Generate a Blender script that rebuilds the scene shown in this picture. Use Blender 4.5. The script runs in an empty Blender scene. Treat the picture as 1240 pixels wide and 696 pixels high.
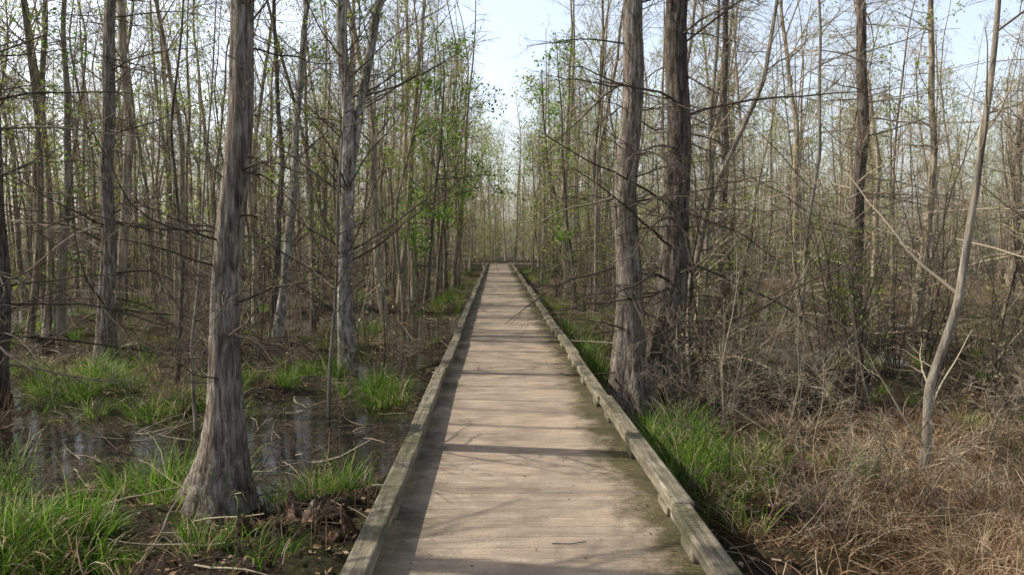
import bpy, math, numpy as np
from mathutils import Vector
pi=math.pi
scene=bpy.context.scene
R=np.random.default_rng(11)

# ---------------------------------------------------------------- helpers
def norm(v): return v/np.maximum(np.linalg.norm(v,axis=-1,keepdims=True),1e-9)

class MB:
    def __init__(s): s.v=[];s.f=[];s.m=[];s.n=0
    def add(s,v,f,mat=0):
        v=np.asarray(v,float).reshape(-1,3);f=np.asarray(f,int).reshape(-1,4)
        s.v.append(v);s.f.append(f+s.n);s.m.append(np.full(len(f),mat,np.int32));s.n+=len(v)
    def mesh(s,name,mats,smooth=True):
        v=np.concatenate(s.v);f=np.concatenate(s.f);m=np.concatenate(s.m)
        me=bpy.data.meshes.new(name)
        me.vertices.add(len(v));me.vertices.foreach_set('co',v.ravel().astype(np.float32))
        me.loops.add(f.size);me.loops.foreach_set('vertex_index',f.ravel().astype(np.int32))
        me.polygons.add(len(f));me.polygons.foreach_set('loop_start',np.arange(0,f.size,4,dtype=np.int32))
        me.polygons.foreach_set('material_index',m)
        me.polygons.foreach_set('use_smooth',np.full(len(f),smooth))
        for x in mats: me.materials.append(x)
        me.update(calc_edges=True);me.validate()
        return me
def obj(name,me,loc=(0,0,0),link=True):
    o=bpy.data.objects.new(name,me);o.location=loc
    if link: scene.collection.objects.link(o)
    return o

def grow(r,start,dirn,length,k,wob,bend=(0,0,0)):
    N=len(start);pts=np.zeros((N,k,3));pts[:,0]=start;d=norm(dirn.copy())
    step=(length/(k-1))[:,None];b=np.array(bend,float)
    for i in range(1,k):
        d=norm(d+r.normal(0,wob,(N,3))+b)
        pts[:,i]=pts[:,i-1]+d*step
    return pts
def tubes(mb,pts,rad,sides,mat=0,mod=None):
    N,k,_=pts.shape
    T=np.empty_like(pts);T[:,1:-1]=pts[:,2:]-pts[:,:-2];T[:,0]=pts[:,1]-pts[:,0];T[:,-1]=pts[:,-1]-pts[:,-2];T=norm(T)
    m=norm(pts[:,-1]-pts[:,0]);ref=np.where(np.abs(m[:,2:3])>.75,np.array([[1.,0,0]]),np.array([[0,0,1.]]))
    U=norm(np.cross(T,ref[:,None,:]));V=np.cross(T,U)
    a=np.arange(sides)*2*pi/sides
    rr=rad[:,:,None]*np.ones((1,1,sides))
    if mod is not None: rr=rr*mod
    P=pts[:,:,None,:]+rr[...,None]*(np.cos(a)[None,None,:,None]*U[:,:,None,:]+np.sin(a)[None,None,:,None]*V[:,:,None,:])
    idx=np.arange(N*k*sides).reshape(N,k,sides)
    a0=idx[:,:-1];b0=np.roll(a0,-1,2);d0=idx[:,1:];c0=np.roll(d0,-1,2)
    mb.add(P,np.stack([a0,b0,c0,d0],-1),mat)
def spawn(r,pts,rad,per,t0,t1,a0,a1,flat=0.0):
    N,k,_=pts.shape
    t=np.sort(r.uniform(t0,t1,(N,per)),1)
    s=t*(k-1);i=np.minimum(s.astype(int),k-2);f=s-i
    n=np.arange(N)[:,None]
    A=pts[n,i];B=pts[n,i+1];pos=A+(B-A)*f[...,None];T=norm(B-A)
    pr=rad[n,i]*(1-f)+rad[n,i+1]*f
    q=r.normal(size=(N,per,3));q[...,2]*=(1-flat)
    q=norm(q-(q*T).sum(-1,keepdims=True)*T)
    an=np.radians(r.uniform(a0,a1,(N,per)))[...,None]
    D=T*np.cos(an)+q*np.sin(an)
    return pos.reshape(-1,3),D.reshape(-1,3),pr.ravel(),t.ravel()

def leaves(mb,r,pos,size,mat,jit=.05):
    N=len(pos);c=pos+r.normal(0,jit,(N,3))
    a=norm(r.normal(size=(N,3)));b=norm(np.cross(a,r.normal(size=(N,3))))
    s=(size*r.uniform(.6,1.3,N))[:,None]
    P=np.stack([c-a*s*.5,c+b*s*.3,c+a*s*.55,c-b*s*.3],1)
    mb.add(P,np.arange(N*4).reshape(N,4),mat)

def trunk(mb,r,ctrl,H,r0,flare,fh,sides,rings,top=.12,lobes=6,lobe_amp=.25,rough=.03,mat=0,z0=0.0):
    u=np.linspace(0,1,rings)**1.5
    z=u*H
    c=np.array(ctrl,float)
    x=np.interp(z,c[:,2],c[:,0]);y=np.interp(z,c[:,2],c[:,1])
    for _ in range(3):
        x[1:-1]=(x[:-2]+2*x[1:-1]+x[2:])/4;y[1:-1]=(y[:-2]+2*y[1:-1]+y[2:])/4
    ph=r.uniform(0,6,4)
    w=H*.0028
    x=x+w*(np.sin(z*1.1+ph[0])-math.sin(ph[0]))+w*.5*(np.sin(z*2.7+ph[1])-math.sin(ph[1]))
    y=y+w*(np.sin(z*.9+ph[2])-math.sin(ph[2]))
    pts=np.stack([x,y,z+z0],1)[None]
    rad=(r0*(1-(1-top)*(z/H)**.9))*(1+flare*np.exp(-z/fh))
    a=np.arange(sides)*2*pi/sides
    mod=np.ones((1,rings,sides))
    pz=np.exp(-z/(fh*1.5))[:,None]
    lob=np.zeros((1,sides))
    for q in range(3):
        lob=lob+np.cos((lobes-q)*a+r.uniform(0,6))[None]*(.5/(q+1))
    mod[0]+=lobe_amp*lob*pz
    for q in range(5):
        n=r.integers(5,17)
        mod[0]+=rough*.5*np.cos(n*a[None]+np.sin(z[:,None]*r.uniform(.5,2.5)+r.uniform(0,6))*1.5)
    mod[0]+=r.normal(0,rough*.35,(rings,sides))
    tubes(mb,pts,rad[None],sides,mat,mod)
    return pts,rad[None]

def crown(mb,r,pts,rad,n1,t0,t1,l1,a1,bend1,flat1,n2,n3,l2=.35,l3=.4,rmin=.0025,thick=1.0,leaf=0,leafsize=.05,mat=0,lmat=1,shape='cone',k1=9,sides1=5,wob=.09):
    pos,D,pr,t=spawn(r,pts,rad,n1,t0,t1,a1[0],a1[1],flat1)
    tt=(t-t0)/(t1-t0)
    if shape=='cone': L=l1*(1-.65*tt)*r.uniform(.25,1.1,len(t))
    else: L=l1*(.55+.45*np.sin(tt*pi))*r.uniform(.4,1.1,len(t))
    B=grow(r,pos,D,L,k1,wob,bend1)
    rb=np.minimum(pr*.5,(.0065*L+.0035)*thick)
    RB=rb[:,None]*np.linspace(1,.25,k1)[None]
    tubes(mb,B,RB,sides1,mat)
    p2,D2,pr2,t2=spawn(r,B,RB,n2,.12,1,30,65,.35)
    L2=np.repeat(L,n2)*l2*(1.15-.6*t2)*r.uniform(.4,1.2,len(t2))+.06
    C=grow(r,p2,D2,L2,6,wob*1.3,(0,0,bend1[2]*.6))
    RC=np.maximum(pr2*.5,rmin)[:,None]*np.linspace(1,.45,6)[None]
    tubes(mb,C,RC,3,mat)
    tips=C[:,-1]
    if n3:
        p3,D3,pr3,t3=spawn(r,C,RC,n3,.15,1,25,60,.2)
        L3=np.repeat(L2,n3)*l3*r.uniform(.4,1.2,len(t3))+.04
        E=grow(r,p3,D3,L3,4,wob*1.5)
        RE=np.maximum(pr3*.55,rmin*.8)[:,None]*np.linspace(1,.5,4)[None]
        tubes(mb,E,RE,3,mat)
        tips=E[:,-1]
    if leaf:
        i=r.integers(0,len(tips),max(leaf//4,1));i=np.repeat(i,4)
        leaves(mb,r,tips[i],leafsize,lmat,jit=leafsize*1.1)

# ---------------------------------------------------------------- materials
def nm(name):
    m=bpy.data.materials.new(name);m.use_nodes=True
    nt=m.node_tree;b=nt.nodes['Principled BSDF'];b.inputs['Specular IOR Level'].default_value=.25
    return m,nt,b
def ramp(nt,fac,stops):
    n=nt.nodes.new('ShaderNodeValToRGB');e=n.color_ramp.elements
    while len(e)<len(stops): e.new(.5)
    for i,(p,c) in enumerate(stops): e[i].position=p;e[i].color=(*c,1)
    nt.links.new(fac,n.inputs[0]);return n.outputs[0]
def noise(nt,vec,scale,detail=4,rough=.6,dist=0):
    n=nt.nodes.new('ShaderNodeTexNoise');n.inputs['Scale'].default_value=scale
    n.inputs['Detail'].default_value=detail;n.inputs['Roughness'].default_value=rough;n.inputs['Distortion'].default_value=dist
    if vec is not None: nt.links.new(vec,n.inputs['Vector'])
    return n.outputs[0]
def mapping(nt,scale,src='Object'):
    t=nt.nodes.new('ShaderNodeTexCoord');mp=nt.nodes.new('ShaderNodeMapping')
    mp.inputs['Scale'].default_value=scale;nt.links.new(t.outputs[src],mp.inputs[0]);return mp.outputs[0]
def mix(nt,fac,a,b,mode='MIX'):
    n=nt.nodes.new('ShaderNodeMix');n.data_type='RGBA';n.blend_type=mode
    for s,v in ((n.inputs[0],fac),(n.inputs[6],a),(n.inputs[7],b)):
        if isinstance(v,(int,float)): s.default_value=v
        elif isinstance(v,tuple): s.default_value=(*v,1)
        else: nt.links.new(v,s)
    return n.outputs[2]
def bump(nt,b,h,st,dist):
    n=nt.nodes.new('ShaderNodeBump');n.inputs['Strength'].default_value=st;n.inputs['Distance'].default_value=dist
    nt.links.new(h,n.inputs['Height']);nt.links.new(n.outputs[0],b.inputs['Normal'])
def math_(nt,op,a,b=None):
    n=nt.nodes.new('ShaderNodeMath');n.operation=op
    for i,v in enumerate((a,b)):
        if v is None: continue
        if isinstance(v,(int,float)): n.inputs[i].default_value=v
        else: nt.links.new(v,n.inputs[i])
    return n.outputs[0]

def bark(name,dark,mid,light,lichen=.0,vary=False,fs=26,zs=.13):
    m,nt,b=nm(name)
    v=mapping(nt,(1,1,zs));n1=noise(nt,v,fs,6,.65,.6)
    v2=mapping(nt,(1,1,.5));n2=noise(nt,v2,3.5,4,.6)
    c=ramp(nt,n1,[(.36,dark),(.5,mid),(.64,light)])
    c=mix(nt,ramp(nt,n2,[(.35,(0,0,0)),(.65,(.35,.35,.35))]),c,mid)
    if lichen:
        n3=noise(nt,mapping(nt,(1,1,.6)),5,6,.7)
        c=mix(nt,ramp(nt,n3,[(.52,(0,0,0)),(.62,(lichen,)*3)]),c,(.42,.42,.37))
    if vary:
        oi=nt.nodes.new('ShaderNodeObjectInfo')
        c=mix(nt,.8,c,ramp(nt,oi.outputs['Random'],[(0,(.5,.47,.45)),(.4,(.95,.9,.83)),(1,(1.6,1.52,1.35))]),'MULTIPLY')
    nt.links.new(c,b.inputs['Base Color']);b.inputs['Roughness'].default_value=.9
    bump(nt,b,n1,1.0,.05)
    return m
def flatmat(name,stops,rough=.9):
    m,nt,b=nm(name);g=nt.nodes.new('ShaderNodeNewGeometry')
    nt.links.new(ramp(nt,g.outputs['Random Per Island'],stops),b.inputs['Base Color']);b.inputs['Roughness'].default_value=rough
    return m
def leafmat(name,stops,trans=.45,rough=.5):
    m,nt,b=nm(name)
    g=nt.nodes.new('ShaderNodeNewGeometry')
    c=ramp(nt,g.outputs['Random Per Island'],stops)
    nt.links.new(c,b.inputs['Base Color']);b.inputs['Roughness'].default_value=rough
    if trans<.2: return m
    tr=nt.nodes.new('ShaderNodeBsdfTranslucent');nt.links.new(c,tr.inputs[0])
    mx=nt.nodes.new('ShaderNodeMixShader');mx.inputs[0].default_value=trans
    nt.links.new(b.outputs[0],mx.inputs[1]);nt.links.new(tr.outputs[0],mx.inputs[2])
    nt.links.new(mx.outputs[0],nt.nodes['Material Output'].inputs[0])
    return m
M_cyp=bark('cypress_bark',(.035,.027,.021),(.2,.163,.13),(.46,.40,.33),.3,fs=30)
M_cypd=bark('dark_cypress_bark',(.02,.016,.013),(.105,.084,.067),(.27,.22,.18),.2,fs=28)
M_pale=bark('pale_flaking_bark',(.045,.037,.032),(.24,.22,.185),(.56,.52,.45),.5,fs=11,zs=.35)
M_grey=bark('smooth_grey_bark',(.09,.08,.062),(.23,.2,.16),(.40,.355,.29),.2,fs=12)
M_bg=bark('forest_bark',(.06,.05,.038),(.23,.196,.148),(.48,.43,.345),.0,True,fs=16)
M_hazebark=flatmat('hazed_distant_bark',[(0,(.22,.19,.15)),(1,(.46,.42,.34))])  # forest bark lightened: distance haze painted into the colour
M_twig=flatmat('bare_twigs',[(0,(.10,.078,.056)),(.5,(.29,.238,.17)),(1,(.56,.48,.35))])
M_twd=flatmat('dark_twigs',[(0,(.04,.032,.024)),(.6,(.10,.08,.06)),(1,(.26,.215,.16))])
M_hazetwig=flatmat('hazed_distant_twigs',[(0,(.28,.24,.19)),(.5,(.45,.40,.31)),(1,(.58,.52,.41))])  # paler than near twigs, aerial haze baked into their colour
M_leafy=leafmat('spring_leaves',[(0,(.18,.27,.035)),(.5,(.32,.42,.07)),(1,(.50,.52,.16))])
M_leafg=leafmat('green_leaves',[(0,(.05,.14,.012)),(.5,(.14,.30,.025)),(1,(.29,.43,.06))])
M_bud=leafmat('buds',[(0,(.30,.29,.13)),(.5,(.44,.41,.19)),(1,(.42,.31,.2))],.3)
M_grass=leafmat('green_grass_blades',[(0,(.035,.10,.008)),(.5,(.11,.26,.016)),(.8,(.22,.40,.035)),(1,(.46,.41,.18))],.48,.4)
M_straw=leafmat('straw',[(0,(.15,.095,.05)),(.3,(.40,.285,.17)),(.7,(.64,.50,.33)),(1,(.84,.73,.54))],.35,.7)
M_dead=leafmat('dead_brown_stalks',[(0,(.04,.023,.014)),(.5,(.19,.105,.056)),(1,(.45,.29,.17))],.2,.8)
M_litter=leafmat('leaf_litter_leaves',[(0,(.03,.017,.01)),(.45,(.12,.066,.037)),(.8,(.30,.19,.11)),(1,(.52,.39,.26))],.1,.8)

# ---------------------------------------------------------------- terrain
HOL=[(-4.3,8.1,2.1,1.15,.5),(-1.7,8.5,.8,1.5,.48),(-4.2,21,2.2,3.0,.45),(-9,10.5,2.5,1.0,.3),(-1.9,14.5,.8,3.2,.35),(-9,27,4,3,.35),
     (5.8,14.5,2.5,1.6,.34),(1.9,13,.5,4,.25),(3.2,26,1.5,4,.25),(10,20,3,3,.25),(-3,34,2,6,.25),(-2.2,20,1,3,.3)]
_r=np.random.default_rng(3)
WV=[(_r.uniform(-1,1)*s,_r.uniform(-1,1)*s,_r.uniform(0,6),a) for s,a in ((.35,.05),(.5,.05),(.9,.045),(1.3,.04),(2.1,.035),(2.6,.03),(4,.03),(5,.03),(8,.022),(10,.018),(13,.014))]
def ground(x,y):
    x=np.asarray(x,float);y=np.asarray(y,float)
    h=np.full(np.broadcast(x,y).shape,-.51)
    for a,b,p,A in WV: h=h+A*np.sin(a*x+b*y+p)+A*.6*np.sin(b*x*1.3-a*y*1.3+p*2)
    for cx,cy,sx,sy,d in HOL: h=h-d*np.exp(-((x-cx)/sx)**2-((y-cy)/sy)**2)
    h=h+.10*np.exp(-((x-4.2)/2.2)**2-((y-6)/2.5)**2)
    h=h+.12*np.exp(-((x+2.35)/.6)**2-((y-6.2)/.6)**2)
    return h
def straw_w(x,y):
    n=.5+.5*np.sin(x*.5+y*.21+1)*np.sin(y*.3-x*.17)
    f=np.clip(.6+1.1*np.sin(x*1.9+y*.7)*np.sin(y*2.1-x*.8+1),.08,1)
    w=1.1*np.exp(-((x-5.4)/3.0)**4-((y-4.9)/3.0)**4)*np.where(y>5.4,f,1)
    w=w+.9*np.exp(-((y-38)/10)**2)*n+1.1*np.exp(-((x-18)/10)**2-((y-28)/10)**2)
    w=w+.6*np.exp(-((x+7)/3.5)**2-((y-17)/4)**2)*n+.7*np.exp(-((x-3)/2)**2-((y-22)/6)**2)
    return np.clip(w,0,1)
def axis(lo,hi,step,far):
    core=np.arange(lo,hi+step,step);o=[];s=step;x=hi
    while x<far: s*=1.18;x+=s;o.append(x)
    l=[];s=step;x=lo
    while x>-far: s*=1.18;x-=s;l.append(x)
    return np.concatenate([l[::-1],core,o])
gx=axis(-11,11,.07,600);gy=axis(0,24,.09,600)
X,Y=np.meshgrid(gx,gy);Z=ground(X,Y)
dist=np.hypot(X,Y-10)
Z=Z+R.normal(0,.016,Z.shape)*(dist<25)
Z=np.where(dist>120,-.5,Z)
mb=MB();ny,nx=X.shape
idx=np.arange(nx*ny).reshape(ny,nx)
mb.add(np.stack([X,Y,Z],-1),np.stack([idx[:-1,:-1],idx[:-1,1:],idx[1:,1:],idx[1:,:-1]],-1))
m,nt,b=nm('swamp_mud')
tc=nt.nodes.new('ShaderNodeTexCoord').outputs['Object']
n1=noise(nt,tc,1.3,8,.7);n2=noise(nt,tc,22,6,.75)
c1=ramp(nt,n2,[(.3,(.010,.007,.004)),(.5,(.038,.026,.016)),(.62,(.10,.068,.04)),(.75,(.24,.18,.115))])
c2=ramp(nt,n2,[(.3,(.05,.033,.02)),(.5,(.2,.13,.08)),(.7,(.44,.32,.2))])
c3=ramp(nt,n2,[(.3,(.012,.02,.005)),(.6,(.05,.085,.012)),(.75,(.11,.15,.03))])
at=nt.nodes.new('ShaderNodeAttribute');at.attribute_name='straw'
c=mix(nt,ramp(nt,n1,[(.5,(0,0,0)),(.62,(.6,.6,.6))]),c1,c3)
c=mix(nt,math_(nt,'MULTIPLY',at.outputs['Fac'],.6),c,c2)
nt.links.new(c,b.inputs['Base Color']);b.inputs['Roughness'].default_value=.85
bump(nt,b,n2,1,.05)
me=mb.mesh('ground',[m])
a=me.attributes.new('straw','FLOAT','POINT')
co=np.empty(len(me.vertices)*3,np.float32);me.vertices.foreach_get('co',co);co=co.reshape(-1,3)
a.data.foreach_set('value',straw_w(co[:,0],co[:,1]).astype(np.float32))
obj('ground',me)
# water
WZ=-.64
m,nt,b=nm('swamp_water')
b.inputs['Specular IOR Level'].default_value=.3
tc=nt.nodes.new('ShaderNodeTexCoord').outputs['Object']
bump(nt,b,noise(nt,tc,6,3,.5),.08,.02)
n=noise(nt,tc,40,4,.7);n2=noise(nt,tc,2.0,5,.7)
msk=math_(nt,'MULTIPLY',ramp(nt,n,[(.52,(0,0,0)),(.57,(1,1,1))]),ramp(nt,n2,[(.40,(0,0,0)),(.53,(1,1,1))]))
nt.links.new(mix(nt,msk,(.010,.008,.005),(.08,.056,.03)),b.inputs['Base Color'])
nt.links.new(math_(nt,'ADD',math_(nt,'MULTIPLY',msk,.7),.07),b.inputs['Roughness'])
mb=MB();mb.add([(-80,-10,WZ),(80,-10,WZ),(80,90,WZ),(-80,90,WZ)],[(0,1,2,3)])
obj('swamp_water',mb.mesh('swamp_water',[m]))

# ---------------------------------------------------------------- boardwalk
def box(mb,x0,x1,y0,y1,z0,z1,mat=0,rz=0,rx=0):
    c=np.array([(x0+x1)/2,(y0+y1)/2,(z0+z1)/2]);h=np.array([(x1-x0)/2,(y1-y0)/2,(z1-z0)/2])
    s=np.array([(-1,-1,-1),(1,-1,-1),(1,1,-1),(-1,1,-1),(-1,-1,1),(1,-1,1),(1,1,1),(-1,1,1)])*h
    if rz:
        q=s.copy();s[:,0]=q[:,0]*math.cos(rz)-q[:,1]*math.sin(rz);s[:,1]=q[:,0]*math.sin(rz)+q[:,1]*math.cos(rz)
    if rx: s[:,2]+=s[:,1]*rx
    mb.add(c+s,[(0,3,2,1),(4,5,6,7),(0,1,5,4),(1,2,6,5),(2,3,7,6),(3,0,4,7)],mat)
def woodmat(name,stops,vec,sc,island=.7,deck=False,stain=(.12,.095,.07)):
    m,nt,b=nm(name)
    v=mapping(nt,vec);n1=noise(nt,v,sc,6,.65,.3)
    tc=nt.nodes.new('ShaderNodeTexCoord').outputs['Object']
    n2=noise(nt,tc,2.2,6,.65);n3=noise(nt,tc,60,5,.8)
    c=ramp(nt,n1,stops)
    g=nt.nodes.new('ShaderNodeNewGeometry')
    c=mix(nt,island,c,ramp(nt,g.outputs['Random Per Island'],[(0,(.75,.75,.77)),(1,(1.15,1.1,1.05))]),'MULTIPLY')
    c=mix(nt,ramp(nt,n3,[(.4,(.6,.6,.6)),(.6,(0,0,0))]),c,mix(nt,1.0,c,(.5,.46,.44),'MULTIPLY'))
    c=mix(nt,ramp(nt,n2,[(.42,(0,0,0)),(.68,(.6,.6,.6))]),c,stain)
    if deck:
        sx=nt.nodes.new('ShaderNodeSeparateXYZ');nt.links.new(tc,sx.inputs[0])
        for sgn,lo_,hi_,amt in ((1,1.20,1.40,.92),(-1,.92,1.1,.7)):
            e=math_(nt,'ADD',math_(nt,'MULTIPLY',sx.outputs[0],float(sgn)),noise(nt,tc,1.6,7,.75))
            r_=nt.nodes.new('ShaderNodeMapRange');r_.inputs[1].default_value=lo_;r_.inputs[2].default_value=hi_
            nt.links.new(e,r_.inputs[0])
            c=mix(nt,math_(nt,'MULTIPLY',r_.outputs[0],amt),c,ramp(nt,n3,[(.4,(.035,.03,.016)),(.55,(.09,.085,.03)),(.7,(.16,.14,.07))]))
    else:
        n5=noise(nt,tc,3.3,6,.75)
        c=mix(nt,ramp(nt,n5,[(.48,(0,0,0)),(.58,(.65,.65,.65))]),c,ramp(nt,n3,[(.4,(.03,.034,.014)),(.7,(.13,.14,.06))]))
    nt.links.new(c,b.inputs['Base Color']);b.inputs['Roughness'].default_value=.85
    hh=math_(nt,'ADD',n1,math_(nt,'MULTIPLY',n3,.7));bump(nt,b,hh,.6,.007)
    return m
M_deck=woodmat('sandy_deck_boards',[(.3,(.32,.255,.195)),(.5,(.45,.37,.287)),(.7,(.57,.48,.38))],(.4,2,2),7,.32,True,(.21,.17,.13))
M_beam=woodmat('weathered_timber',[(.3,(.09,.082,.06)),(.5,(.27,.245,.185)),(.7,(.52,.47,.37))],(4,.25,4),10,.9,False,(.075,.072,.046))
M_pile=woodmat('pile_timber',[(.3,(.04,.03,.022)),(.5,(.09,.07,.05)),(.7,(.16,.13,.1))],(4,4,.3),8)
walk=bpy.data.objects.new('boardwalk',None);scene.collection.objects.link(walk)
XL,XR=-.72,1.125;YE=54.0
mb=MB();y=-3.0
while y<YE:
    w=.142;box(mb,XL-.02+R.uniform(-.008,.008),XR+.02+R.uniform(-.008,.008),y,y+w,-.04,0+R.uniform(-.001,.001),rx=R.uniform(-.006,.006));y+=w+.0022
o=obj('deck_boards',mb.mesh('deck_boards',[M_deck],False));o.parent=walk
bv=o.modifiers.new('b','BEVEL');bv.width=.0022;bv.segments=1
mb=MB()
for side in (0,1):
    y=-3+side*1.3
    while y<YE-.2:
        L=min(3.0+R.uniform(-.25,.25),YE-y)
        off=R.uniform(-.02,.02);xo=(XL+.065 if side==0 else XR-.065)+off
        zt=.148+R.uniform(-.008,.008)
        box(mb,xo-.06,xo+.06,y+.006,y+L-.006,.066,zt,rz=R.uniform(-.007,.007),rx=R.uniform(-.002,.002))
        for q in (.1,.5,.88):
            yy=y+L*q;box(mb,xo-.056,xo+.054,yy-.12,yy+.12,.003,.062)
        y+=L
o=obj('curb_rails',mb.mesh('curb_rails',[M_beam],False));o.parent=walk
bv=o.modifiers.new('b','BEVEL');bv.width=.010;bv.segments=2
mb=MB()
for x in (XL+.06,.2,XR-.06):
    box(mb,x-.03,x+.03,-3,YE,-.23,-.043)
y=-2.0
while y<YE:
    box(mb,XL-.1,XR+.1,y-.05,y+.05,-.38,-.233)
    for x in (XL+.03,XR-.03):
        box(mb,x-.06,x+.06,y+.053,y+.173,-1.2,-.236)
    y+=2.4
o=obj('substructure',mb.mesh('substructure',[M_pile],False));o.parent=walk
mb=MB()
x=-3.5
while x<4.4:
    box(mb,x,x+.138,YE+.01,YE+2.0,-.04,R.uniform(-.002,.002));x+=.1435
box(mb,-3.5,4.5,YE+1.9,YE+2.04,.1,.2)
for q in np.arange(-3.3,4.5,1.3): box(mb,q,q+.2,YE+1.905,YE+2.035,.003,.098)
for q in (-3,0.2,4): box(mb,q,q+.14,YE+.3,YE+.44,-1.2,-.043);box(mb,q,q+.14,YE+1.6,YE+1.74,-1.2,-.043)
o=obj('cross_platform',mb.mesh('cross_platform',[M_beam],False));o.parent=walk

# ---------------------------------------------------------------- hero trees
def hero(name,x,y,H,r0,ctrl,mat,seed,flare=1.0,fh=.45,lobes=7,lobe_amp=.2,n1=60,t0=.14,l1=2.4,n2=9,n3=4,bend=(0,0,-.03),a1=(65,100),flat=.5,top=.15,fork=None,leaf=0,lm=None,leafsize=.06,rough=.05,sides=36,shape='cone',rmin=.0022,thick=1.0,tw=None,wob=.09):
    r=np.random.default_rng(seed);mb=MB()
    pts,rad=trunk(mb,r,ctrl,H,r0,flare,fh,sides,110,top,lobes,lobe_amp,rough)
    crown(mb,r,pts,rad,n1,t0,.98,l1,a1,bend,flat,n2,n3,leaf=leaf,leafsize=leafsize,shape=shape,rmin=rmin,mat=2,thick=thick,wob=wob)
    if fork:
        for (zf,dx,dy,Lf,rf) in fork:
            i=int(np.argmin(abs(pts[0,:,2]-zf)))
            s=grow(r,pts[0,i][None],np.array([[dx,dy,1.]]),np.array([Lf]),16,.05,(0,0,.08))
            rs=(rf*np.linspace(1,.2,16))[None];tubes(mb,s,rs,14)
            crown(mb,r,s,rs,n1//2,.15,.98,l1*.8,a1,bend,flat,n2,n3,leaf=leaf//2,leafsize=leafsize,shape=shape,mat=2)
    z=float(ground(x,y))-.12
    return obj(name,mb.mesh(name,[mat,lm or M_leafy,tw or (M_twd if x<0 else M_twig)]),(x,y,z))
CY='bald_cypress_tree';MA='bare_maple_tree';LE='leafing_maple_tree';up=(0,0,.04)
hero(CY,-2.36,6.2,12,.13,[(0,0,0),(.07,0,.7),(.17,0,2.2),(.30,.0,4.2),(.5,.2,12)],M_cyp,1,flare=1.75,fh=.48,lobe_amp=.34,t0=.17,n1=100,l1=1.7,bend=(0,0,.01),a1=(60,90),thick=.9,wob=.14)
hero('river_birch_tree',-2.65,13.2,14,.15,[(0,0,0),(.03,0,2),(.14,0,3.4),(.0,.0,6),(-.1,0,14)],M_pale,2,flare=.35,fh=.4,lobe_amp=.08,t0=.22,fork=[(3.3,.13,.02,9,.10)],n1=60,leaf=900,bend=up,a1=(35,75),l1=3.0)
hero(CY,-7.0,13.3,14,.15,[(0,0,0),(.15,0,2.5),(.3,0,6.2),(.4,0,14)],M_cyp,3,flare=.9,fh=.5,t0=.16,n1=80,l1=2.8)
hero(CY,-7.0,10.3,13,.17,[(0,0,0),(.2,0,6),(.3,0,13)],M_cypd,4,flare=.9,fh=.5,t0=.15,n1=80,l1=3.0)
hero(MA,-4.9,16.6,13,.11,[(0,0,0),(.4,0,4),(.75,0,7.5),(1,0,13)],M_pale,5,flare=.3,n1=34,t0=.25,bend=up,a1=(35,70),leaf=800)
hero(MA,-5.4,18.2,12,.09,[(0,0,0),(.2,0,4),(.1,0,12)],M_cypd,6,flare=.4,n1=30,t0=.2,bend=up,a1=(35,70),leaf=500,leafsize=.08)
hero(MA,-9.6,16.4,12,.10,[(0,0,0),(.3,0,5),(.5,0,12)],M_grey,7,flare=.4,n1=34,t0=.2,a1=(45,80),leaf=1100,leafsize=.09,lm=M_leafg)
hero(MA,-4.7,10.8,8,.035,[(0,0,0),(.2,.1,2),(.1,0,4),(.5,0,8)],M_cypd,8,flare=.3,n1=30,t0=.15,l1=1.4,a1=(45,80),sides=12)
hero(MA,-3.6,8.9,7,.024,[(0,0,0),(-.1,.1,1.5),(.2,0,4),(.5,0,7)],M_grey,9,flare=.3,n1=26,t0=.15,l1=1.2,a1=(45,80),sides=12)
hero(MA,-5.9,8.6,9,.03,[(0,0,0),(-.2,.1,2.5),(.1,0,5),(.3,0,9)],M_cypd,10,flare=.3,n1=34,t0=.12,l1=1.8,a1=(45,85),sides=12)
hero(CY,-4.9,4.4,12,.14,[(0,0,0),(.1,0,6),(.2,0,12)],M_cypd,11,flare=1.0,t0=.24,n1=64,l1=3.0,bend=(0,0,.02),a1=(55,85),thick=.8,wob=.13)
hero(MA,-3.9,3.4,9,.06,[(0,0,0),(.2,.3,3),(.9,.8,6),(1.6,1.2,9)],M_cypd,12,flare=.4,t0=.34,n1=64,l1=2.8,bend=(0,0,.03),a1=(35,75),sides=16,thick=.8,wob=.13)
hero(MA,5.3,5.3,10,.07,[(0,0,0),(-.2,.3,3),(-.7,.5,6),(-1.4,.8,10)],M_grey,13,flare=.4,t0=.3,n1=70,l1=2.4,bend=(0,0,.02),a1=(45,80),sides=16,thick=.75,wob=.14)
hero(MA,-2.2,9.6,9,.025,[(0,0,0),(.1,.1,3),(.3,0,5),(.5,0,9)],M_grey,14,flare=.3,n1=30,t0=.3,l1=1.8,bend=up,a1=(35,75),sides=12)
hero(CY,1.80,9.55,14,.165,[(0,0,0),(-.02,0,1),(-.05,0,3),(-.06,0,14)],M_cyp,20,flare=2.1,fh=.62,lobe_amp=.32,t0=.2,n1=80,l1=2.4,top=.3,tw=M_twd,wob=.12)
hero(CY,2.28,9.75,14,.195,[(0,0,0),(-.06,0,1),(.03,0,3),(.06,0,5),(.06,0,14)],M_cypd,21,flare=1.5,fh=.62,lobe_amp=.28,t0=.14,n1=100,l1=3.0,top=.3,tw=M_twd,wob=.12)
hero(CY,7.75,15.7,14,.17,[(0,0,0),(-.05,0,7),(0,0,14)],M_cypd,22,flare=1.5,fh=.55,t0=.1,n1=150,l1=3.8,bend=(0,0,-.015))
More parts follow.
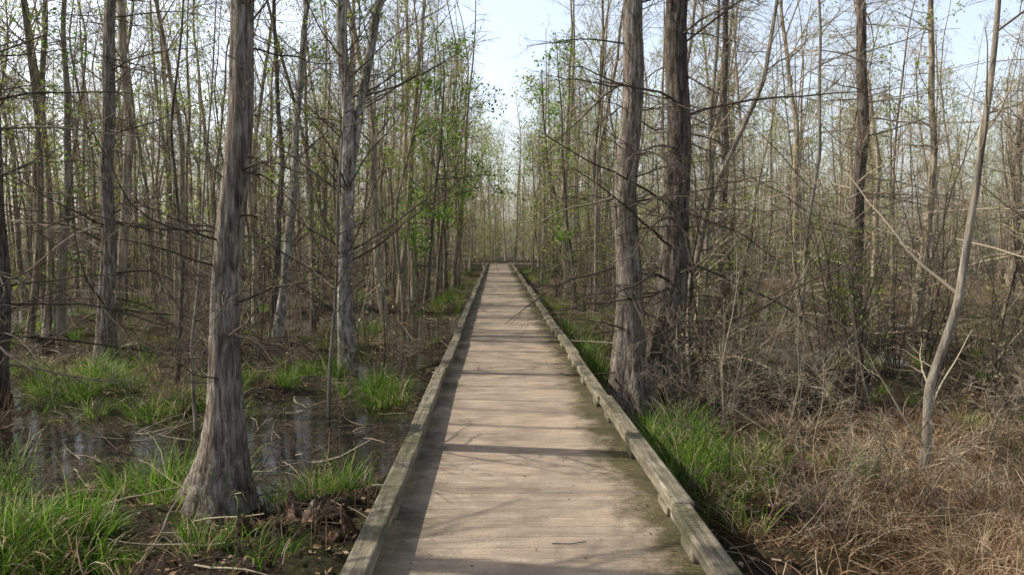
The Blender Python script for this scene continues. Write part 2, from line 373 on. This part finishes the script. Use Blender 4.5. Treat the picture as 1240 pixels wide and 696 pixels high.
hero('young_maple_tree',3.62,6.15,7,.043,[(0,0,0),(.05,0,.4),(.04,0,.9),(.25,.02,1.6),(.38,.05,2.6),(.42,.05,3.2),(.52,.1,4.3),(.8,.1,7)],M_grey,23,flare=.6,fh=.1,lobe_amp=.08,n1=15,t0=.14,l1=1.7,bend=(0,0,.06),a1=(35,65),n2=4,n3=3,rough=.03,sides=20,thick=1.2)
hero(MA,2.75,10.3,8,.06,[(0,0,0),(.0,.1,1.6),(.25,0,2.8),(.95,0,4.5),(1.5,0,8)],M_grey,24,flare=.3,n1=50,t0=.1,l1=2.4,a1=(40,80),bend=(0,0,.03),sides=16)
hero(MA,3.4,12,10,.05,[(0,0,0),(.1,0,5),(.3,0,10)],M_grey,25,flare=.3,n1=60,t0=.08,l1=2.4,a1=(50,90),sides=14)
hero(CY,9.9,13.2,13,.11,[(0,0,0),(.1,0,6),(0,0,13)],M_cypd,26,flare=.8,t0=.1,n1=90,l1=3.0)
hero(CY,5.4,18,13,.13,[(0,0,0),(.1,0,6),(0,0,13)],M_cypd,27,flare=.8,t0=.1,n1=90,l1=3.0)
hero(MA,5.6,13.6,11,.05,[(0,0,0),(.3,0,4),(.2,0,11)],M_grey,33,flare=.3,n1=60,t0=.08,l1=2.4,a1=(50,90),sides=14)
hero(LE,-2.6,27,9.5,.09,[(0,0,0),(.2,0,3),(.6,0,6),(.7,0,9.5)],M_cypd,28,flare=.3,n1=34,t0=.35,l1=2.8,a1=(45,85),leaf=2800,leafsize=.13,lm=M_leafg,shape='round',rmin=.006)
hero(LE,2.6,24,9,.07,[(0,0,0),(-.3,0,3),(-.5,0,6),(-.7,0,9)],M_cypd,29,flare=.3,n1=26,t0=.35,l1=2.0,a1=(40,80),leaf=900,leafsize=.11,lm=M_leafg,shape='round',rmin=.006)
hero(LE,3.6,34,10,.12,[(0,0,0),(-.6,0,3),(-1.3,0,6),(-1.5,0,10)],M_cypd,30,flare=.3,n1=30,t0=.3,l1=2.4,a1=(40,80),leaf=1500,leafsize=.13,shape='round',rmin=.006)
hero(LE,-4.2,20,11,.09,[(0,0,0),(.1,0,5),(.2,0,11)],M_grey,31,flare=.3,n1=30,t0=.35,l1=2.0,a1=(40,80),leaf=1500,leafsize=.1,lm=M_leafg,shape='round',rmin=.005)
hero(LE,-2.9,38,12,.11,[(0,0,0),(.3,0,5),(.7,0,12)],M_grey,32,flare=.3,n1=34,t0=.3,l1=2.8,a1=(40,80),leaf=1800,leafsize=.13,shape='round',rmin=.006)

# ---------------------------------------------------------------- instancing
def scatter(name,temps,P,rot,scl,idx):
    col=bpy.data.collections.new(name+'_parts')
    for i,me in enumerate(temps):
        o=bpy.data.objects.new('%s_part_%02d'%(name,i),me);col.objects.link(o)
    me=bpy.data.meshes.new(name);me.vertices.add(len(P));me.vertices.foreach_set('co',np.asarray(P,np.float32).ravel())
    for n_,t_,v_,k_ in (('rot','FLOAT_VECTOR',rot,'vector'),('scl','FLOAT',scl,'value'),('idx','INT',idx,'value')):
        a=me.attributes.new(n_,t_,'POINT');a.data.foreach_set(k_,np.asarray(v_,np.int32 if t_=='INT' else np.float32).ravel())
    o=obj(name,me)
    g=bpy.data.node_groups.new(name,'GeometryNodeTree')
    g.interface.new_socket('Geometry',in_out='INPUT',socket_type='NodeSocketGeometry')
    g.interface.new_socket('Geometry',in_out='OUTPUT',socket_type='NodeSocketGeometry')
    N=g.nodes.new;gi=N('NodeGroupInput');go=N('NodeGroupOutput')
    ip=N('GeometryNodeInstanceOnPoints');ci=N('GeometryNodeCollectionInfo')
    ci.inputs['Collection'].default_value=col;ci.inputs['Separate Children'].default_value=True
    ip.inputs['Pick Instance'].default_value=True
    L=g.links.new
    L(gi.outputs[0],ip.inputs['Points']);L(ci.outputs[0],ip.inputs['Instance'])
    for n_,t_,s_ in (('rot','FLOAT_VECTOR','Rotation'),('scl','FLOAT','Scale'),('idx','INT','Instance Index')):
        na=N('GeometryNodeInputNamedAttribute');na.data_type=t_;na.inputs[0].default_value=n_
        L(na.outputs[0],ip.inputs[s_])
    L(ip.outputs[0],go.inputs[0])
    md=o.modifiers.new('instances','NODES');md.node_group=g
    return o
def place(P2,smin,smax,nt_,tilt=.03,dz=-.05):
    n=len(P2);z=ground(P2[:,0],P2[:,1])+dz
    P=np.column_stack([P2,z]);rot=np.column_stack([R.normal(0,tilt,n),R.normal(0,tilt,n),R.uniform(0,2*pi,n)])
    return P,rot,R.uniform(smin,smax,n),R.integers(0,nt_,n)

def tall(seed,H,r0,n1,l1,a1,leaf=0,ls=.08,lm=M_bud,t0=.3,bend=(0,0,.04),n2=7,n3=3,rmin=.004,shape='round',lean=.4,far=False):
    r=np.random.default_rng(seed);mb=MB()
    c=[(0,0,0),(r.normal(0,lean*.4),r.normal(0,lean*.4),H*.35),(r.normal(0,lean),r.normal(0,lean),H*.7),(r.normal(0,lean*1.5),r.normal(0,lean*1.5),H)]
    p,q=trunk(mb,r,c,H,r0,.4,.3,6 if far else 10,16 if far else 40,.12,5,.1,.03)
    crown(mb,r,p,q,n1,t0,.99,l1,a1,bend,.2,n2,0 if far else n3,leaf=leaf,leafsize=ls,shape=shape,sides1=3 if far else 4,k1=5 if far else 7,rmin=rmin,mat=2,thick=1.3,l2=.5 if far else .35)
    return mb.mesh('forest_tree',[M_hazebark if far else M_bg,lm,M_hazetwig if far else M_twig])
T=[tall(101,13,.075,26,2.0,(30,60),leaf=300,ls=.07,t0=.4),
   tall(102,15,.10,28,2.4,(30,60),leaf=1200,ls=.08,lm=M_leafy,t0=.35),
   tall(103,12,.05,22,1.6,(30,60),leaf=200,ls=.06,t0=.4),
   tall(104,14,.12,60,2.6,(60,95),t0=.12,bend=(0,0,-.02),shape='cone',n3=2),
   tall(105,16,.11,28,2.6,(30,60),leaf=450,ls=.07,t0=.4),
   tall(106,11,.045,28,1.8,(30,65),leaf=1200,ls=.08,lm=M_leafy,t0=.35),
   tall(107,14,.08,28,2.4,(30,60),leaf=500,ls=.07,t0=.4)]
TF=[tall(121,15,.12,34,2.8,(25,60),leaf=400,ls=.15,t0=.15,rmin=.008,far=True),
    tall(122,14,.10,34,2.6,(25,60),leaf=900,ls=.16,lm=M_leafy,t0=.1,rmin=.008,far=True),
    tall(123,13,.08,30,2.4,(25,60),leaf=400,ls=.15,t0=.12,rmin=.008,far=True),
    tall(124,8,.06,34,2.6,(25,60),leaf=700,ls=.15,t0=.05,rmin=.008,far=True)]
def cand(n,xa,xb,ya,yb):
    return np.column_stack([R.uniform(xa,xb,n),R.uniform(ya,yb,n)])
def vis(P,m=8): return P[(np.abs(P[:,0])<P[:,1]*.72+m)]
A=vis(cand(640,-42,42,14,52),3)
lo=(A[:,0]<-2.3)&((A[:,1]>17)|(A[:,0]<-7.5));ro=(A[:,0]>2.7)&((A[:,1]>17))
A=A[lo|ro]
A=A[~((A[:,0]>0)&(R.random(len(A))<.45))]
A=A[~((((A[:,0]-19)/8)**2+((A[:,1]-28)/9)**2)<1)]
A2=np.array([(-12,9),(-10,6),(-13,4),(-9,2.5),(-14,11),(11,11),(12,8),(-7.5,4.6),(-8,7.6),(-11,12)],float)
edge=np.column_stack([np.where(R.random(36)<.5,-1,1)*R.uniform(2.1,4.2,36)+.2,R.uniform(26,56,36)])
P2=np.concatenate([A,A2,edge])
P,rot,s,i=place(P2,.75,1.15,len(T))
nA=len(A);i[nA:nA+10]=[0,2,0,4,2,3,2,0,2,4]
scatter('forest_trees',T,P,rot,s,i)
Bk=vis(cand(700,-80,80,52,105),2);Bk=Bk[(np.abs(Bk[:,0]-.2)>2.0)|(Bk[:,1]>60)]
Bk=np.concatenate([Bk,cand(60,-14,14,58,80)])
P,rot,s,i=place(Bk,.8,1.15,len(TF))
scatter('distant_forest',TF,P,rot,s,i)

def shrub(seed,n,h,spread,r0,leaf=0,lm=M_bud):
    r=np.random.default_rng(seed);mb=MB()
    st=np.column_stack([r.normal(0,.12,n),r.normal(0,.12,n),np.zeros(n)])
    D=np.column_stack([r.normal(0,spread,n),r.normal(0,spread,n),np.ones(n)])
    L=h*r.uniform(.5,1.1,n)
    p=grow(r,st,D,L,9,.09,(0,0,.03));q=(r0*L/h)[:,None]*np.linspace(1,.25,9)[None]
    tubes(mb,p,q,5,2)
    crown(mb,r,p,q,8,.2,1,h*.38,(25,65),(0,0,.02),.1,5,2,shape='cone',leaf=leaf,leafsize=.05,sides1=3,k1=6,rmin=.0022,l2=.45,mat=2)
    return mb.mesh('shrub',[M_bg,lm,M_twig if seed%2 else M_twd])
S=[shrub(201,5,2.4,.3,.013),shrub(202,8,1.8,.45,.010,100),shrub(203,3,3.6,.2,.018,100),shrub(204,4,4.6,.15,.022,100),shrub(205,10,1.3,.6,.008),shrub(206,6,3.0,.25,.014,350,M_leafy)]
C=vis(cand(640,-34,34,10,46),2)
ok=((C[:,0]<-2.2)|(C[:,0]>2.5))&~((C[:,0]<0)&(C[:,0]>-7)&(C[:,1]<12))
ok&=~((((C[:,0]-19)/8)**2+((C[:,1]-28)/9)**2)<1)
C=C[ok]
C=np.concatenate([C,cand(34,2.8,10.5,9.8,15.5),np.array([(-1.9,11.5),(2.5,8.6),(2.9,8.8),(3.0,9.2),(2.7,9.9),(5,9.5),(-5,11),(6.2,8),(3.3,7.9),(-4.4,11.2)])])
P,rot,s,i=place(C,.6,1.15,len(S),.08)
scatter('undergrowth_shrubs',S,P,rot,s,i)
S2=[shrub(212,4,1.0,.5,.005),shrub(214,3,.7,.7,.004),shrub(213,5,1.3,.4,.006)]
C=np.concatenate([cand(26,1.7,7,4.6,9),cand(9,-5,-1.1,4.2,7.4),cand(5,-7,-1.2,9.5,12)])
P,rot,s,i=place(C,.5,1.1,3,.2)
scatter('dead_brush',S2,P,rot,s,i)

# grass
def blades(seed,n,rad,h,w,spread,droop,mat,k=6,extra=None):
    r=np.random.default_rng(seed);mb=MB()
    a=r.uniform(0,2*pi,n);d=rad*np.sqrt(r.random(n))
    st=np.column_stack([np.cos(a)*d,np.sin(a)*d,np.full(n,-.03)])
    D=np.column_stack([np.cos(a)*d/rad*spread+r.normal(0,spread*.5,n),np.sin(a)*d/rad*spread+r.normal(0,spread*.5,n),np.ones(n)])
    L=h*r.uniform(.35,1.1,n)
    pts=np.zeros((n,k,3));pts[:,0]=st;dd=norm(D)
    for j in range(1,k):
        dd=norm(dd+np.array([0,0,-droop*j/k])+r.normal(0,.06,(n,3)))
        pts[:,j]=pts[:,j-1]+dd*(L/(k-1))[:,None]
    pts[...,2]=np.maximum(pts[...,2],.01*np.arange(k)[None]*.5-.03)
    side=norm(np.cross(D,np.array([0,0,1.])+r.normal(0,.3,(n,3))))[:,None]
    wd=(w*r.uniform(.6,1.2,n))[:,None,None]*(1-np.linspace(0,.92,k)**2)[None,:,None]
    V=np.stack([pts-side*wd*.5,pts+side*wd*.5],2)
    idx=np.arange(n*k*2).reshape(n,k,2)
    F=np.stack([idx[:,:-1,0],idx[:,:-1,1],idx[:,1:,1],idx[:,1:,0]],-1)
    mb.add(V,F)
    me=mb.mesh('clump',[mat]+([extra[0]] if extra else []))
    if extra:
        mi=np.zeros((n,k-1),np.int32);mi[r.random(n)<extra[1]]=1
        me.polygons.foreach_set('material_index',mi.ravel())
    return me
G=[blades(301,120,.17,.50,.010,.5,.6,M_grass,extra=(M_straw,.12)),blades(302,90,.20,.42,.010,.6,.5,M_grass,extra=(M_straw,.2)),blades(303,110,.13,.62,.011,.45,.55,M_grass,extra=(M_straw,.08)),blades(304,80,.25,.28,.009,.6,.4,M_grass,extra=(M_straw,.2))]
def blob(n,cx,cy,sx,sy): return np.column_stack([R.normal(cx,sx,n),R.normal(cy,sy,n)])
GP=[blob(34,-3.35,5.15,.3,.3),blob(64,-6.4,11.6,1.3,.8),blob(26,-4.3,9.8,.45,.35),blob(20,-3.3,9.3,.4,.35),blob(30,-1.9,7.2,.22,.4),blob(18,-1.6,6.6,.18,.3),blob(34,-1.75,10.8,.25,.7),blob(10,-3.2,7.0,.25,.25),
    blob(56,1.85,7.2,.24,.7),blob(22,2.4,6.9,.35,.35),blob(50,1.75,14,.25,2.2),blob(50,2.3,21,.8,4),blob(34,8.8,21,1.6,1.5),blob(34,-9,17,2,1.5),blob(34,-3.2,17,.5,2),
    blob(120,-6,42,3.5,5),blob(70,5,44,2.5,6),blob(36,-12,24,3,2),blob(22,12,33,4,3),blob(10,-2.75,6.5,.35,.25),blob(16,5,13,1,.6),blob(18,-3.4,12,.6,.5),blob(36,-1.9,24,.4,5),blob(20,-5.4,6.6,.6,.4),blob(5,-2.3,5.1,.3,.2)]
P2=np.concatenate(GP);P2=P2[(P2[:,0]<-1.0)|(P2[:,0]>1.42)]
h=ground(P2[:,0],P2[:,1]);P2=P2[h>WZ-.12]
P,rot,s,i=place(P2,.5,1.1,len(G),.12,0)
s=np.where(P[:,1]>20,s*1.2,s)
scatter('green_grass',G,P,rot,s,i)
P2=cand(900,-12,12,4,30);P2=P2[((P2[:,0]<-1.1)|(P2[:,0]>1.5))];n_=np.sin(P2[:,0]*1.1+2)*np.sin(P2[:,1]*.8+1);P2=P2[(n_>.1)&(ground(P2[:,0],P2[:,1])>WZ)]
P2=P2[~((P2[:,0]>1.5)&(P2[:,1]<6))]
P,rot,s,i=place(P2,.35,.7,len(G),.1,0);scatter('short_green_sedge',G,P,rot,s,i)
ST=[blades(401,120,.25,.5,.006,1.0,.6,M_straw,extra=(M_dead,.2)),blades(402,100,.3,.65,.007,1.4,.6,M_straw,extra=(M_dead,.15)),blades(403,80,.2,.42,.005,.7,.45,M_straw,extra=(M_dead,.25)),blades(404,100,.35,.35,.008,1.6,.5,M_dead)]
P2=cand(20000,-28,30,9,46);w=straw_w(P2[:,0],P2[:,1])
P2=P2[(R.random(len(P2))<.10*w)]
e=cand(1400,1.5,7.5,3.4,9.5);e=e[R.random(len(e))<straw_w(e[:,0],e[:,1])*.9]
P2=np.concatenate([P2,e,blob(16,-4.4,10.6,.25,.2),blob(36,-2.6,19,.6,1.2),blob(24,-2.4,16,.5,.6),blob(20,-5.6,12.5,1,.5),blob(8,-2.6,7.0,.5,.25),blob(12,-4.6,9.2,.3,.2)]);P2=P2[((P2[:,0]<-1.1)|(P2[:,0]>1.62))]
P2=P2[ground(P2[:,0],P2[:,1])>WZ-.1]
P,rot,s,i=place(P2,.45,1.1,len(ST),.2,0)
i=np.where((np.sin(P[:,0]*2.3+1)*np.sin(P[:,1]*1.7+P[:,0])>.4)&(P[:,1]<12),3,i)
s=np.where(P[:,1]>15,s*1.25,s)
scatter('dead_straw_grass',ST,P,rot,s,i)
DS=[blades(501,26,.3,.5,.008,.9,.25,M_dead),blades(502,30,.35,.35,.009,1.3,.3,M_dead),blades(503,16,.25,.8,.008,.4,.12,M_dead)]
P2=cand(1100,-12,12,3.6,24);P2=P2[((P2[:,0]<-1.05)|(P2[:,0]>1.45))&(ground(P2[:,0],P2[:,1])>WZ+.02)]
P,rot,s,i=place(P2,.4,.9,3,.15,0);scatter('dead_weeds',DS,P,rot,s,i)

# leaf litter
n=46000
p=np.column_stack([R.uniform(-9,9,n),3+R.random(n)**1.4*22]);p=p[((p[:,0]<-.85)|(p[:,0]>1.25))]
z=ground(p[:,0],p[:,1]);p=p[z>WZ-.02];z=z[z>WZ-.02]
mb=MB();N=len(p);c=np.column_stack([p,z+.02])
a=R.normal(size=(N,3));a[:,2]*=.35;a=norm(a);bb=np.cross(a,np.array([0,0,1.])+R.normal(0,.35,(N,3)));bb=norm(bb)
s=(R.uniform(.02,.065,N))[:,None]
mb.add(np.stack([c-a*s*.5,c+bb*s*.3,c+a*s*.5,c-bb*s*.3],1),np.arange(N*4).reshape(N,4))
obj('leaf_litter',mb.mesh('leaf_litter',[M_litter],False))
n=3200
p=np.column_stack([R.uniform(-10,10,n),R.uniform(3.5,22,n)]);p=p[((p[:,0]<-1.0)|(p[:,0]>1.5))]
N=len(p);st=np.column_stack([p,np.maximum(ground(p[:,0],p[:,1]),WZ)+.01+R.random(N)*.05]);an=R.uniform(0,2*pi,N)
D=np.column_stack([np.cos(an),np.sin(an),R.normal(.05,.2,N)])
L=R.uniform(.15,.9,N)
g=grow(R,st,D,L,7,.12);ok=~((g[:,:,0]>-.85).any(1)&(g[:,:,0]<1.25).any(1));g=g[ok]
mb=MB();tubes(mb,g,(R.uniform(.003,.008,N)*(.5+L))[ok][:,None]*np.linspace(1,.4,7)[None],4)
obj('fallen_sticks',mb.mesh('fallen_sticks',[M_twig]))
mb=MB();g=grow(R,np.array([[.3,3.95,.012]]),np.array([[1.,.12,0]]),np.array([.2]),9,.25);g[...,2]=.007
tubes(mb,g,np.full((1,9),.003),5);obj('twig_on_deck',mb.mesh('twig_on_deck',[M_cypd]))
n=900;x=np.where(R.random(n)<.7,R.normal(.93,.08,n),R.uniform(-.5,.95,n));yv=2+R.random(n)*18
x=np.clip(x,-.55,.98);c=np.column_stack([x,yv,np.full(n,.006)]);a=norm(np.column_stack([R.normal(size=(n,2)),np.full(n,.02)]));bb=np.column_stack([-a[:,1],a[:,0],R.normal(0,.15,n)])
s=R.uniform(.008,.028,n)[:,None];mb=MB();mb.add(np.stack([c-a*s*.5,c+bb*s*.3,c+a*s*.5,c-bb*s*.3],1),np.arange(n*4).reshape(n,4))
obj('deck_leaf_debris',mb.mesh('deck_leaf_debris',[M_litter],False))

M_knee=bark('knee_bark',(.03,.02,.014),(.17,.10,.066),(.36,.26,.18),.25,fs=22,zs=.5)
r=np.random.default_rng(5);mb=MB()
for j in range(24):
    x=-1.55+r.normal(0,.22);y=5.6+r.normal(0,.2);hh=r.uniform(.06,.2);rr=r.uniform(.02,.05)
    k=12;t=np.linspace(0,1,k)
    pts=np.stack([x+r.normal(0,.08)*t,y+r.normal(0,.08)*t,float(ground(x,y))-.06+(hh+.05)*t],1)[None]
    rad=(rr*(1.2-.4*t+.15*np.sin(t*7+r.uniform(0,6)))*np.sqrt(np.clip(1-t**4,0.0,1))+.001)[None]
    a=np.arange(14)*2*pi/14
    mod=1+.2*np.cos(3*a+r.uniform(0,6))[None,None]*np.ones((1,k,1))+.12*np.cos(5*a+r.uniform(0,6))[None,None]+r.normal(0,.1,(1,k,14))
    tubes(mb,pts,rad,14,0,mod)
obj('cypress_knees',mb.mesh('cypress_knees',[M_knee]))

# ---------------------------------------------------------------- light, sky, camera
el=math.radians(42);S_=Vector((-.985,.16,0)).normalized()*math.cos(el);S_.z=math.sin(el)
ld=bpy.data.lights.new('sun','SUN');ld.energy=5;ld.angle=math.radians(.5);ld.color=(1,.92,.78)
lo_=bpy.data.objects.new('sun',ld);lo_.rotation_euler=S_.to_track_quat('Z','Y').to_euler();scene.collection.objects.link(lo_)
w=bpy.data.worlds.new('World');scene.world=w;w.use_nodes=True;nt=w.node_tree
bg=nt.nodes['Background'];sk=nt.nodes.new('ShaderNodeTexSky');sk.sky_type='NISHITA';sk.sun_disc=False
sk.sun_elevation=el;sk.sun_rotation=math.atan2(S_.x,S_.y);sk.dust_density=3.5;sk.air_density=1.0
hs=nt.nodes.new('ShaderNodeHueSaturation');hs.inputs['Saturation'].default_value=.62
nt.links.new(sk.outputs[0],hs.inputs['Color'])
# hazy spring sky: bright towards the horizon, dimmed overhead to cut ambient light
tcw=nt.nodes.new('ShaderNodeTexCoord');sp=nt.nodes.new('ShaderNodeSeparateXYZ');nt.links.new(tcw.outputs['Generated'],sp.inputs[0])
rv=ramp(nt,sp.outputs[2],[(0,(1,1,1)),(.34,(1,1,1)),(.6,(.28,.28,.28)),(1,(.22,.22,.22))])
sc=math_(nt,'MULTIPLY',rv,2.15);nt.links.new(sc,hs.inputs['Value'])
nt.links.new(hs.outputs[0],bg.inputs[0]);bg.inputs[1].default_value=.15
cd=bpy.data.cameras.new('camera');cd.lens=26.1;cd.sensor_width=36;cd.clip_end=2000;cd.clip_start=.05
cam=bpy.data.objects.new('camera',cd);cam.location=(0,0,1.65);cam.rotation_euler=(math.radians(90-3.55),0,math.radians(-1.2))
scene.collection.objects.link(cam);scene.camera=cam
scene.view_settings.view_transform='Standard';scene.view_settings.look='None';scene.view_settings.exposure=0
